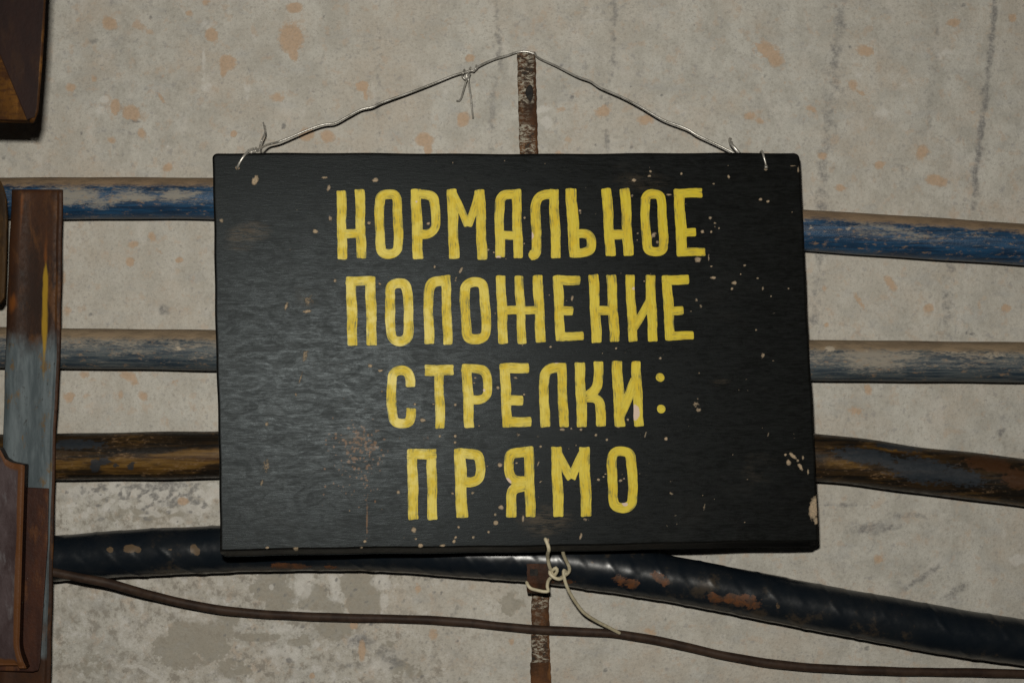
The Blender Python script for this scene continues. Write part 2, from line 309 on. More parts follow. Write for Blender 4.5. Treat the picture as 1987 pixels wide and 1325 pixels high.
sp3 = [[(140,900,50,12,0,.7),(250,905,80,12,0,.8),(360,890,80,14,-4,1),(400,880,60,10,0,1),(1640,902,40,8,10,.45),(1610,895,14,20,0,.35),(1720,872,60,5,8,.6)],
       [(185,903,10,12),(200,895,14,7),(225,903,6,5),(255,903,6,8,30),(150,862,60,10,0,.8),(1680,885,70,16,8,.8),(1790,912,70,26,8,.8),(1740,868,50,6,8,.8),(1860,925,60,20,8,.7)],
       [(1920,900,50,16,8,.9),(1980,930,40,20,8,.9),(2100,950,90,20,8,.9)]]
cab3 = tube('cable', [(-1100,905,.030),(-400,895,.030),(0,888,.030),(110,886,.030),(420,882,.030),(800,872,.030),(1200,868,.030),(1590,888,.030),(1780,912,.030),(1987,936,.030),(2500,1005,.030),(3100,1090,.030)],
     45, m.m, P(-1100,905,.030), None, 40, .003, wob(44.5, 3, .6), sp3)
tag(cab3, 'brown and black rusty cable, third run from the top, with golden smears', 'cable', 'pipes and cables running along the wall')
# fourth run: tape wrapped cable
m = NT('navy_tape_wrap', .27, .42); ob = m.obj(); uv = m.uv(); a = m.att()
n1 = m.noise(ob, 26, 5, .6); n2 = m.noise(ob, 190, 5, .7)
c = m.mix(m.step(n1, .4, .62), (.0055, .0085, .0125), (.010, .0125, .0155))
c = m.mix(m.step(m.math('ADD', n1, m.math('MULTIPLY', n2, .4)), .78, .9, 0, .45), c, (.07, .05, .03))
nz = m.normal_z()
edge = m.math('MULTIPLY', m.step(nz, -.75, -.95), m.step(n1, .35, .6, .3, .9))
c = m.mix(edge, c, (.035, .024, .012))
rs = m.math('MULTIPLY', m.step(m.math('ADD', a[0], m.math('MULTIPLY', m.math('SUBTRACT', m.noise(ob, 120, 5, .75), .5), 2.4)), .42, .62, 0, .85), m.step(a[0], .05, .3))
c = m.mix(rs, c, m.mix(m.step(n2, .4, .6), (.125, .045, .013), (.06, .028, .013)))
c = m.mix(m.step(m.math('ADD', a[1], m.math('MULTIPLY', m.math('SUBTRACT', n2, .5), .9)), .4, .6, 0, .7), c, (.15, .10, .055))
m.col(c); m.rough(m.math('ADD', m.step(n2, .35, .7, .27, .34), m.math('MULTIPLY', rs, .35)))
m.bump(m.math('ADD', m.math('MULTIPLY', n2, .05), m.math('MULTIPLY', m.noise(m.mapped(ob, (1.6, 1, .5), (0, 0, 0), (0, .5, 0)), 30, 2, .4), .9)), .0012, .7)
def wrap(s, t):
    pitch = .052; u = (s+.013*np.sin(t+1.0)+.0035*np.sin(s*23))/pitch - t/(2*math.pi)*1.0
    u = u+.16*np.sin(s*11+.6)+.05*np.sin(s*37); f = u-np.floor(u); hsh = np.abs(np.sin(np.floor(u)*12.9898)*43758.5)%1; u2 = (s+.010)/.118+t/(2*math.pi); f2 = u2-np.floor(u2)
    lift = .35*np.where(f < .93, f/.93, (1-f)/.07)+(.1+.5*hsh)*np.exp(-((f-.5)/.05)**2)+.35*np.where(f2 < .95, f2/.95, (1-f2)/.05)
    return S*(43.2+2.1*lift+.6*np.sin(s*19)+.3*np.sin(2*t+s*41))
sp4 = [[(310,1105,90,4,0,.0),(560,1098,34,6,0,1),(640,1100,14,4,0,.8),(1205,1124,18,11,10,.8),(1225,1132,14,10,0,.9),(1275,1120,16,10,40,1),(1290,1130,12,10,0,.8),(1390,1160,20,10,10,.8),(1430,1160,40,9,0,.9),(1450,1172,26,9,5,.9),(1100,1128,36,5,0,.7),(1740,1190,20,5,10,.3)],
       [(213,1066,7,6),(253,1064,14,8),(268,1066,7,6),(376,1064,7,9),(382,1070,6,8),(330,1066,6,4,0,.6),(1150,1090,5,4,0,.6),(1510,1175,8,8,0,.6)]]
cab4 = tube('cable', [(-1100,1130,.032),(-400,1108,.032),(0,1090,.032),(105,1083,.032),(250,1073,.032),(420,1065,.032),(600,1061,.032),(760,1065,.032),(940,1077,.032),(1100,1091,.032),(1300,1122,.032),(1500,1161,.032),(1740,1206,.032),(1987,1246,.032),(2500,1310,.032),(3100,1360,.032)],
     45, m.m, P(-1100,1130,.032), None, 64, .0011, wrap, sp4)
tag(cab4, 'glossy navy black cable wrapped in spiral tape with rust spots, lowest thick run', 'cable', 'pipes and cables running along the wall')
# thin brown twin cable
m = NT('brown_cable_sheath', .55, .15); ob = m.obj(); n1 = m.noise(ob, 60, 4, .6); n2 = m.noise(ob, 420, 4, .7)
c = m.mix(m.step(n1, .38, .62), (.026, .0155, .011), (.046, .028, .019)); c = m.mix(m.step(n2, .62, .75, 0, .4), c, (.11, .08, .06)); m.col(c)
m.bump(n2, .0005, .5)
thin = [(-900,1060,.045),(-300,1075,.052),(0,1092,.055),(60,1100,.0545),(104,1110,.0535),(160,1121,.0505),(210,1131,.046),(260,1145,.038),(300,1156,.030),(400,1178,.018),(500,1190,.010),(640,1197,.007),(800,1201,.006),(900,1207,.007),(1030,1220,.009),(1150,1226,.010),(1210,1231,.010),(1300,1247,.009),
        (1400,1270,.009),(1500,1287,.009),(1600,1296,.009),(1750,1302,.009),(1987,1307,.009),(2500,1330,.009),(3000,1400,.009)]
def twin(s, t): return S*(7.6+.9*np.abs(np.cos(t))+.25*np.sin(s*60)+.2*np.sin(s*143+t))
thino = tube('cable', thin, 8, m.m, P(*thin[0]), None, 16, .003, twin)
tag(thino, 'thin brown cable sagging below the thick cables across the plaster', 'cable')

# ------------------------------------------------------------ rust materials
def rust(name, base, dark, light, paint=None, pmask=None, rough=.6, sc=1.0, bump=.0008):
    m = NT(name, rough, .14); ob = m.obj()
    n1 = m.noise(m.mapped(ob, (1, 1, .45)), 28*sc, 6, .68); n2 = m.noise(ob, 260*sc, 5, .7); n3 = m.noise(m.mapped(ob, (1, 1, .3), (4, 1, 2)), 70*sc, 5, .65)
    c = m.mix(m.step(n1, .38, .62), dark, base); c = m.mix(m.step(n3, .52, .66, 0, .8), c, light)
    c = m.mix(m.step(n2, .5, .7, 0, .45), c, dark)
    return m, ob, n1, n2, n3, c
# hanger strip
HZ = P(1048, 1700, .0)
hang = empty('cable_hanger', tuple(HZ), 'narrow flaking steel strip hanger running vertically behind the sign', 'hanger')
m, ob, n1, n2, n3, c = rust('flaking_strip', (.12, .05, .019), (.035, .020, .012), (.22, .10, .035))
fk = m.noise(m.mapped(ob, (.55, 1, 1.2), (2, 3, 4)), 300, 5, .75, .5)
xx = m.n('ShaderNodeSeparateXYZ'); m.put(xx.inputs[0], ob)
aa = m.att()
c = m.mix(m.math('MULTIPLY', m.step(fk, .47, .60), m.step(aa[0], .2, .6)), c, (.36, .335, .27))
c = m.mix(m.math('MULTIPLY', m.step(fk, .46, .41), m.step(aa[0], .2, .7)), c, (.035, .032, .026))
m.col(c); m.bump(m.math('ADD', fk, n2), .0012, .8); stripm = m.m
m, ob, n1, n2, n3, c = rust('raw_rust', (.075, .028, .012), (.026, .013, .008), (.15, .06, .02)); m.col(c); m.bump(m.math('ADD', n1, n2), .001, .6); rawrust = m.m
def striprow(y):
    cx = np.interp(y, [103, 296, 1145, 1285, 1700], [1021, 1026, 1048, 1049, 1056]); hw = np.interp(y, [103, 296, 1145, 1284, 1286, 1700], [18, 18, 17, 18, 20, 20]); return cx, hw
ysr = np.arange(101, 1700, 3.); Vv = []; mkk = []
us = np.array([-1, -1, -.93, -.5, 0, .5, .93, 1, 1.]); dd = np.array([.001, .0045, .0055, .0058, .006, .0058, .0055, .0045, .001])
for y in ysr:
    cx, hw = striprow(y); jit = .5*math.sin(y*.11)+.4*math.sin(y*.37)
    Vv.append(P(cx+us*hw+jit, np.full(9, y), dd+.0004*math.sin(y*.09)))
    k = 1.0*(y < 1284); right = np.interp(us, [-1, .2, .8, 1], [1, .95, .35 if 160 < y < 300 else .6, .1])
    mkk.append(np.stack([k*right*(0.35+.65*(math.sin(y*.045+1) > -.6)), 0*us, 0*us], -1))
Vv = np.concatenate(Vv); strip = rawmesh('strip', Vv, gridfaces(len(ysr), 9)[:, ::-1].tolist()+[list(range(9))], stripm, HZ, hang, np.concatenate(mkk))
# dark slot in the strip: raised black oval, the shade inside a hole put into colour
m = NT('painted_hole_shade', .7, .2); ob = m.obj(); m.col(m.mix(m.step(m.noise(ob, 300), .4, .6), (.008, .008, .008), (.02, .017, .014))); hole_shade = m.m
q = [(1027+7.5*math.cos(t), 180+15*math.sin(t)+2*math.sin(2*t)) for t in np.linspace(0, 2*math.pi, 20, endpoint=False)]
slab('slot_shade_oval', q, .0082, .004, hole_shade, HZ, hang, .0006)
slab('hook_hole_shade', [(1036+8*math.cos(t), 1110+8*math.sin(t)+2*math.sin(3*t)) for t in np.linspace(0, 2*math.pi, 16, endpoint=False)], .0592, .0006, hole_shade, HZ, hang, .0001)  # thin black disc painted as the darkness of a hole in the hook
# hook tab in front of the tape-wrapped cable (J that carries the cable)
jx = [(-20,), (20,)]
prof = [(1093, .058), (1110, .0585), (1130, .058), (1141, .0565), (1147, .052), (1150, .045), (1151, .03), (1151, .015), (1151, .004)]
Vh = []; pr = np.array(prof)
pr = np.stack([np.interp(np.linspace(0, 8, 40), range(9), pr[:, k]) for k in (0, 1)], -1)
tn = np.gradient(pr*np.array([S, 1]), axis=0); tn /= np.linalg.norm(tn, axis=1)[:, None]
for (y, d_), t_ in zip(pr, tn):
    for sgn in (0, 1):
        dz = -t_[0]*.0022*sgn; 
        yy = y - (t_[1]*-1)*.0022*sgn/S*(-1) if False else y+(-t_[1]*-1)*.0
        for ux in ((-21.5, -20.5, 0, 20, 21.5) if sgn == 0 else (21.5, 20, 0, -20.5, -21.5)):
            dep = d_-(.0024 if sgn and y < 1146 else 0)
            ypx = y-(4.5 if sgn and y >= 1146 else 0)
            Vh.append(P(1044+ux+.6*math.sin(y*.4), ypx, dep))
Fh = gridfaces(len(pr), 10, True).tolist()+[list(range(10))[::-1]]
rawmesh('hook', np.array(Vh), Fh, rawrust, HZ, hang, smooth=False)

# ------------------------------------------------------------ sign board
# front plane through three measured points with depths
A, B, Cc = P(411, 298, .116), P(1551, 298, .058), P(428, 1070, .140)
Nn = np.cross(B-A, Cc-A); Nn /= np.linalg.norm(Nn); Nn = Nn if Nn[1] < 0 else -Nn
cp = np.array([0, -D, 0])
def onboard(px, py, off=0.0):
    ray = P(px, py, 0.0*np.asarray(px, float))-cp
    t = np.dot(A-cp, Nn)/(ray@Nn)
    u = np.clip((np.asarray(px, float)-411)/1150, -.1, 1.1)
    bow = .014*(u*u-u)              # the plywood is slightly dished
    return cp+ray*(t-bow/D)[..., None]+Nn*off
SPOT = [(495,350,7,11,20),(612,449,6,5),(630,345,8,3,0,.8),(728,350,7,5),(638,365,4,8,15,.8),(430,428,5,5,0,.7),(650,545,4,4,0,.8),(555,595,4,12,20,.7),(641,424,5,8,0,.7),(716,433,4,3),(831,434,4,3),(843,518,3,4,0,.8),(894,525,3,8,30),(737,551,4,2,30),(884,545,3,2,0,.8),
 (1230,350,5,4),(1262,333,3,3),(1260,342,4,3),(1322,337,3,3),(1414,343,3,4,-20),(1385,357,3,2),(1298,378,6,2),(1476,387,4,3),(1490,391,4,3),(1378,423,3,3),(1387,433,3,2),(1395,443,2,2),(1363,450,4,4),(1380,450,3,3),(1237,453,2,2),(1354,504,7,6),(1380,517,3,2),(1375,500,2,8,0,.8),
 (1384,539,7,3),(1351,583,4,5,-30,.7),(1360,594,4,5,-30,.6),(1425,549,6,4),(1420,560,3,3),(1445,515,3,2),(1437,532,2,2),(1480,560,2,6,0,.8),(1470,540,3,2),(1496,575,2,2),(1530,560,2,2),(1110,579,3,6,15,.9),(1125,409,3,3),(1126,414,2,2),(1236,466,2,2),(1268,456,5,8,30,.8),(1275,470,4,5,0,.7),(1262,463,3,3),
 (1226,380,4,4,0,.6),(1155,415,4,4,0,.5),(1018,423,3,3),(1017,473,2,2),(947,485,3,3),(958,490,3,2),(970,500,3,2),(1068,673,3,3),(1195,676,3,3),(1281,695,3,3),(1330,750,25,1.5,0,.5),(1350,785,9,8,0,.62),(1355,795,6,5,0,.7),
 (718,710,6,5,0,.8),(738,719,6,3),(741,759,4,3,0,.6),(805,784,3,3),(820,815,7,4),(841,784,3,2),(883,785,3,3),(853,846,3,3),(883,846,3,4),(883,858,3,3),(775,850,3,3,0,.7),(922,733,3,2),(920,743,3,2),(938,757,2,2),(966,752,4,4),(1000,733,6,2,15),(1017,765,3,3),(929,826,2,2),(1005,843,7,5,0,.55),(1042,847,5,5,0,.5),
 (1049,866,3,3),(1091,833,6,3),(1108,831,3,3,0,.8),(1127,833,3,3),(1156,844,3,3),(1177,853,3,3),(1199,827,4,3),(1218,814,3,3),(1252,843,2,10,15,.7),(1292,851,4,4),(1310,828,4,4,0,.4),(970,902,5,5),(946,904,3,3,0,.7),(1002,898,3,2),(1044,900,2,8,20,.8),(1145,942,3,2),(1161,930,4,3),(1171,925,3,2),(1175,919,3,2),
 (1204,932,4,3),(1211,928,3,2),(1260,898,4,4,0,.4),(1303,933,5,4,0,.5),(1302,957,5,4,0,.7),(1048,935,2,2),(773,955,4,4,0,.9),(878,957,4,3,0,.8),(917,956,4,3,0,.8),(972,984,6,5),(962,1014,6,5),(961,998,3,3),(1015,1006,3,8,0,.9),(1062,1048,4,5),(1127,1040,3,9,15,.8),(1136,1007,9,5,0,.6),(948,1032,3,3),(918,1042,3,3),
 (803,1028,6,6,0,.9),(807,1045,4,3,0,.8),(816,1058,6,5),(859,1058,6,3),(881,1050,4,4),(884,1042,3,3),(708,1050,4,4,0,.9),(702,1062,4,3,0,.8),(574,1065,6,5),(519,1062,6,3,0,.8),(890,1022,4,4,0,.8),
 (1538,884,11,4,40),(1530,897,5,6),(1553,905,4,9,-30),(1558,888,3,5,0,.8),(1548,893,3,3),(1568,915,2,6),(1580,985,10,24,8,1.3),(1584,1010,6,8,0,1),(1524,882,3,3),(1480,690,4,8,20,.7),(1467,640,3,2,0,.8),(1500,700,3,2,0,.7),(1490,845,2,10,15,.5),(1366,985,3,14,10,.5),(1310,1000,4,3,0,.5),(1450,930,3,3,0,.6),
 (598,583,14,16,0,.5),(596,604,12,4,-10,.8),(517,822,5,6,0,.7),(516,905,8,18,10,.6),(508,935,4,10,15,.6),(592,690,7,18,15,.6),(583,735,3,16,15,.6),(574,765,3,8,0,.6),(1540,322,9,2,0,.7),(1549,330,2,9,0,.8),(1533,328,5,4,0,.5),(455,1045,8,3,0,.35),(1400,738,10,3,0,.35),(1502,608,6,2,0,.5),
 (461,326,5,4,0,1),(1486,328,5,4,0,.9)]
for _ in range(150):
    SPOT.append((random.triangular(430, 1570, 1250), random.uniform(310, 1045), random.uniform(1, 2.4), random.uniform(1, 2.6), random.uniform(0, 90), random.uniform(.5, .85)))
SMUD = [(482,452,38,18,-4,1.0),(465,460,26,10,0,1.0),(470,480,40,10,0,.5),(1250,350,60,30,0,.45),(1060,1010,50,30,0,.8),(1215,350,40,20,0,.4),(590,590,26,30,0,.4),(690,860,40,30,0,.5),(1470,900,40,60,20,.25),(1400,740,30,10,0,.5)]
RUSTSP = []
for _ in range(110):
    x = random.gauss(700, 22); RUSTSP.append((x, random.gauss(868, 26), random.uniform(1.5, 4), random.uniform(1.5, 4), 0, random.uniform(.5, .9)))
for _ in range(90):
    RUSTSP.append((random.gauss(670, 24) if random.random() < .5 else random.gauss(712, 10), random.uniform(840, 985), random.uniform(1, 3), random.uniform(1, 3), 0, random.uniform(.5, .9)))
RUSTSP += [(712,1010,2,40,0,.7),(700,850,12,3,30,.7),(725,870,5,4,0,.6),(830,850,14,7,0,.35)]
m = NT('black_board_paint', .42, .13); m.b.inputs['Specular Tint'].default_value = (.82, .94, 1, 1); ob = m.obj(); a = m.att()
gr = m.noise(m.mapped(ob, (.22, 1, 2.0), (0, 0, 0), (0, math.radians(7), 0)), 260, 6, .72, 1.2); sw = m.noise(m.mapped(ob, (.5, 1, 1.3), (1, 2, 6), (0, math.radians(14), 0)), 75, 6, .75, 1.8); fine = m.noise(ob, 700, 4, .65); big = m.noise(ob, 11, 4, .55)
blot = m.noise(m.mapped(ob, (.6, 1, 1.2), (3, 3, 3)), 45, 6, .7)
c = m.mix(m.step(gr, .4, .64), (.0040, .0040, .0036), (.0068, .0067, .0061))
c = m.mix(m.step(m.math('ADD', m.math('MULTIPLY', blot, .6), m.math('MULTIPLY', big, .4)), .5, .7, 0, .35), c, (.018, .017, .015))
sm = m.math('MULTIPLY', m.step(m.math('ADD', a[1], m.math('MULTIPLY', m.math('SUBTRACT', blot, .5), 1.2)), .2, .9), m.step(gr, .40, .58, .0, .85))
c = m.mix(sm, c, (.060, .044, .027))
ns = m.math('MULTIPLY', m.math('SUBTRACT', m.noise(ob, 420, 3, .6), .53), 1.3)
ch = m.math('MULTIPLY', m.step(m.math('ADD', a[0], ns), .36, .56), m.step(a[0], .3, .95, .3, .95))
rsm = m.math('MULTIPLY', m.step(m.math('ADD', a[2], ns), .3, .5), m.step(a[2], .1, .9, .2, .7))
c = m.mix(rsm, c, (.20, .10, .04)); c = m.mix(ch, c, m.mix(m.step(fine, .4, .6), (.44, .33, .22), (.28, .225, .155)))
m.col(c)
m.rough(m.math('ADD', m.math('ADD', m.step(sw, .36, .66, .33, .44), m.step(gr, .40, .60, -.03, .04)), m.math('MULTIPLY', ch, .4)))
m.bump(m.math('ADD', m.math('MULTIPLY', gr, 1.0), m.math('ADD', m.math('MULTIPLY', fine, .22), m.math('MULTIPLY', ch, -1.2))), .00015, .75)
boardm = m.m
LWmid = None
W_, H_ = 1150., 777.
def edgeaxis(L):
    e = [0, .8, 1.8, 3, 4.5, 6.5, 9, 12]; mid = np.arange(14, L-13, 2.0); return np.r_[e, mid, [L-x for x in e[::-1]]]
ux = edgeaxis(W_); vy = edgeaxis(H_); U, Vq = np.meshgrid(ux, vy)
rc = 11.
cxx = np.clip(U, rc, W_-rc); cyy = np.clip(Vq, rc, H_-rc); dx, dy = U-cxx, Vq-cyy; dl = np.hypot(dx, dy)
corner = (np.abs(dx) > 0) & (np.abs(dy) > 0)
# square ring -> arc in the corners
mx = np.maximum(np.abs(dx), np.abs(dy)); f = np.where(corner & (dl > 0), mx/np.maximum(dl, 1e-9), 1)
U2 = cxx+dx*f; V2 = cyy+dy*f
edist = np.minimum(np.minimum(U, W_-U), np.minimum(Vq, H_-Vq))
br = 4.5; bev = np.where(edist < br, br-np.sqrt(np.maximum(br*br-(br-edist)**2, 0)), 0)*S*1.0
eb = H_-Vq      # lower edge chamfered so it imitates the dark, shaded underside
bev = np.maximum(bev, np.where(eb < 14, .0125*np.clip((14-eb)/13, 0, 1)**.9, 0))
# corner photo points, bilinear
cs = {'tl': (411, 297), 'tr': (1552, 297), 'br': (1591, 1063), 'bl': (428, 1082)}
def quad(u, v, wig=True):
    s_, t_ = u/W_, v/H_
    x = (1-s_)*(1-t_)*cs['tl'][0]+s_*(1-t_)*cs['tr'][0]+s_*t_*cs['br'][0]+(1-s_)*t_*cs['bl'][0]
    y = (1-s_)*(1-t_)*cs['tl'][1]+s_*(1-t_)*cs['tr'][1]+s_*t_*cs['br'][1]+(1-s_)*t_*cs['bl'][1]
    y += 3*np.sin(math.pi*s_)*(t_-.1)*0-1.0*np.sin(s_*9)*(abs(t_-.5) > .45)+.5*np.sin(s_*41)*(abs(t_-.5) > .47)
    x += .8*np.sin(t_*11)+.4*np.sin(t_*43)
    return x, y
PX, PY = quad(U2, V2)
front = onboard(PX, PY, 0.0)-Nn*bev[..., None]+Nn*(.0008*np.sin(U/W_*math.pi*1.0)*np.sin(Vq/H_*math.pi))[..., None]
h_, w__ = U.shape
SPOT = [(q_[0], q_[1], q_[2]*.86, q_[3]*.86)+tuple(q_[4:]) for q_ in SPOT]
bm_mask = masks(PX.ravel(), PY.ravel(), [SPOT, SMUD, RUSTSP])
rim = [(0, jj) for jj in range(w__)]+[(ii, w__-1) for ii in range(1, h_)]+[(h_-1, jj) for jj in range(w__-2, -1, -1)]+[(ii, 0) for ii in range(h_-2, 0, -1)]
ridx = np.array([i*w__+j_ for i, j_ in rim]); Vf = front.reshape(-1, 3); TH = .0165
n0 = len(Vf); K = len(ridx)
Vb = Vf[ridx]-Nn*(TH-.003); Vall = np.vstack([Vf, Vb])
Fb = gridfaces(h_, w__)[:, ::-1].tolist()
for k in range(K): k2 = (k+1) % K; Fb.append([int(ridx[k]), int(ridx[k2]), n0+k2, n0+k][::-1])
Fb.append([n0+k for k in range(K)][::-1])
SL = tuple(P(1010, 1063, .095))
sign = empty('sign_board', SL, 'black painted wooden sign with yellow Cyrillic lettering hung by wire on the wall', 'sign')
bmk = np.vstack([bm_mask, bm_mask[ridx]*.8])
rawmesh('board', Vall, Fb, boardm, SL, sign, bmk)

# lettering --------------------------------------------------
def C5(p): return [(600+x/3.8975, 340+y/3.8975) for x, y in p]
def C6(p): return [(980+x/3.8976, 340+y/3.8976) for x, y in p]
def C7(p): return [(700+x/3.8967, 680+y/3.8967) for x, y in p]
def C8(p): return [(960+x/3.8972, 680+y/3.8972) for x, y in p]
def st(C, p, hw=38, cl=False): 
    q = C(p); return (q+[q[0]] if cl else q, hw/3.9, cl)
L1 = [[st(C5,[(243,118),(250,637)],37),st(C5,[(382,110),(394,630)],38),st(C5,[(250,445),(390,444)],35)],
 [st(C5,[(529,200),(548,152),(600,143),(652,152),(668,205),(676,540),(655,588),(602,600),(552,586),(535,540)],37,True)],
 [st(C5,[(806,108),(822,637)],41),st(C5,[(780,146),(900,146),(943,172),(954,235),(958,375),(935,430),(880,450),(825,448)],36)],
 [st(C5,[(1078,106),(1096,634)],40),st(C5,[(1289,112),(1308,642)],39),st(C5,[(1080,125),(1201,385)],31),st(C5,[(1290,125),(1201,385)],31)],
 [st(C5,[(1443,625),(1435,215),(1452,165),(1496,146),(1590,144)],37),st(C5,[(1564,107),(1580,628)],37),st(C5,[(1445,458),(1575,456)],34)],
 [st(C6,[(192,606),(236,600),(238,545),(228,250),(238,185),(280,150),(395,146)],38),st(C6,[(366,108),(386,628)],38)],
 [st(C6,[(496,102),(528,622)],44),st(C6,[(535,442),(610,443),(648,470),(657,520),(648,566),(605,588),(520,592)],35)],
 [st(C6,[(765,103),(797,614)],39),st(C6,[(905,102),(932,612)],39),st(C6,[(785,450),(915,448)],38)],
 [st(C6,[(1054,195),(1070,152),(1120,143),(1168,152),(1183,205),(1200,535),(1184,574),(1130,583),(1084,573),(1068,530)],36,True)],
 [st(C6,[(1312,106),(1338,612)],42),st(C6,[(1275,139),(1488,136)],36),st(C6,[(1345,436),(1440,434)],33),st(C6,[(1305,584),(1515,581)],31)]]
L2 = [[st(C5,[(316,768),(328,1288)],40),st(C5,[(462,768),(474,1288)],40),st(C5,[(278,801),(500,801)],35)],
 [st(C5,[(607,885),(622,832),(672,812),(728,825),(744,885),(757,1180),(738,1240),(685,1260),(632,1243),(616,1190)],38,True)],
 [st(C5,[(908,1278),(899,900),(908,842),(945,802),(1066,794)],38),st(C5,[(1030,757),(1049,1282)],37)],
 [st(C5,[(1174,875),(1188,825),(1250,806),(1308,816),(1325,880),(1340,1175),(1325,1225),(1265,1245),(1206,1238),(1186,1180)],38,True)],
 [st(C5,[(1447,758),(1467,1274)],38),st(C6,[(104,762),(128,1276)],35),st(C6,[(245,758),(270,1266)],39),st(C6,[(-25,1022),(255,1020)],32)],
 [st(C6,[(397,760),(418,1256)],38),st(C6,[(365,796),(569,796)],36),st(C6,[(410,1027),(514,1025)],34),st(C6,[(382,1221),(592,1216)],34)],
 [st(C6,[(666,752),(692,1268)],39),st(C6,[(801,754),(828,1258)],38),st(C6,[(685,1026),(815,1024)],36)],
 [st(C6,[(940,753),(968,1257)],36),st(C6,[(1095,756),(1117,1257)],38),st(C6,[(1094,950),(970,1160)],31)],
 [st(C6,[(1220,760),(1248,1250)],39),st(C6,[(1186,794),(1391,792)],36),st(C6,[(1240,1026),(1346,1024)],33),st(C6,[(1212,1214),(1426,1212)],33)]]
L3 = [[st(C7,[(374,276),(372,205),(352,162),(302,146),(250,162),(230,215),(236,500),(262,545),(318,556),(362,544),(378,505),(381,436)],37)],
 [st(C7,[(482,151),(699,148)],42),st(C7,[(590,150),(601,588)],37)],
 [st(C7,[(800,104),(820,585)],40),st(C7,[(762,136),(900,136),(945,162),(960,212),(960,312),(940,356),(888,374),(825,370)],35)],
 [st(C8,[(72,98),(96,582)],39),st(C8,[(38,135),(260,132)],39),st(C8,[(95,378),(215,376)],38),st(C8,[(58,542),(275,538)],39)],
 [st(C8,[(380,578),(368,220),(378,170),(420,132),(538,128)],38),st(C8,[(502,95),(522,577)],37)],
 [st(C8,[(640,90),(660,577)],40),st(C8,[(780,84),(786,230),(764,300),(700,345)],38),st(C8,[(690,352),(760,360),(795,395),(805,574)],38)],
 [st(C8,[(922,80),(946,576)],42),st(C8,[(1065,82),(1090,575)],37),st(C8,[(1062,215),(945,505)],37)],
 [('dot', 1280.2, 732.6, 8.4)], [('dot', 1282, 792.9, 8.3)]]
L4 = [[st(C7,[(388,743),(398,1277)],40),st(C7,[(534,743),(542,1277)],38),st(C7,[(350,784),(572,782)],39)],
 [st(C7,[(748,740),(765,1264)],45),st(C7,[(708,780),(860,778),(896,800),(904,860),(904,930),(886,975),(835,994),(770,994)],38)],
 [st(C8,[(290,768),(150,768),(108,795),(102,850),(106,935),(150,985),(250,990)],38),st(C8,[(254,726),(270,1258)],39),st(C8,[(124,1260),(120,1085),(150,1035),(235,1022)],40)],
 [st(C8,[(462,726),(482,1254)],41),st(C8,[(674,728),(692,1252)],42),st(C8,[(465,755),(578,970)],33),st(C8,[(668,755),(578,970)],33)],
 [st(C8,[(882,815),(902,768),(960,757),(1014,770),(1034,822),(1045,1120),(1028,1172),(965,1193),(908,1178),(891,1112)],38,True)]]
CHIPL = [(1232,800,8,13,0,1.1),(984,937,7,9,0,1.1),(1031,458,4,7,0,1),(1213,950,1,1),(1016,700,5,3,0,.8),(1080,702,12,3,0,.8),(1213,978,6,4,0,.8),(1210,977,5,3,0,.7),(967,499,4,2),(808,392,2,2),(939,757,2.4,2.4,0,1),(1230,560,6,4,0,.6)]
m = NT('yellow_brush_paint', .42, .3); uv = m.uv(); ob = m.obj(); a = m.att()
sk = m.noise(m.mapped(uv, (.008, .11, 1)), 3.2, 5, .62, .4); sk2 = m.noise(m.mapped(uv, (.018, .17, 1), (4, 2, 0)), 2.5, 5, .68, .5); lo = m.noise(ob, 70, 4, .6); vf = m.noise(ob, 900, 3, .6)
c = m.mix(m.step(sk, .3, .7), (.57, .435, .008), (.65, .52, .04))
c = m.mix(m.step(lo, .4, .65, 0, .55), c, (.66, .43, .006))
thin_ = m.math('ADD', m.math('MULTIPLY', sk2, .62), m.math('ADD', m.math('MULTIPLY', lo, .3), m.math('MULTIPLY', a[0], .08)))
c = m.mix(m.step(thin_, .44, .64, 0, .70), c, (.30, .27, .035))
c = m.mix(m.step(thin_, .53, .65, 0, .75), c, (.11, .11, .045))
c = m.mix(m.step(a[0], .92, 1.0, 0, .4), c, (.33, .30, .05))
c = m.mix(m.step(vf, .6, .75, 0, .4), c, (.33, .27, .06))
ns = m.math('MULTIPLY', m.math('SUBTRACT', m.noise(ob, 420, 3, .6), .5), .6)
c = m.mix(m.step(m.math('ADD', a[1], ns), .36, .56), c, (.60, .46, .36))
m.col(c); m.bump(m.math('ADD', sk2, m.math('MULTIPLY', vf, .3)), .00012, .6); m.rough(m.step(lo, .4, .6, .40, .58)); yel = m.m
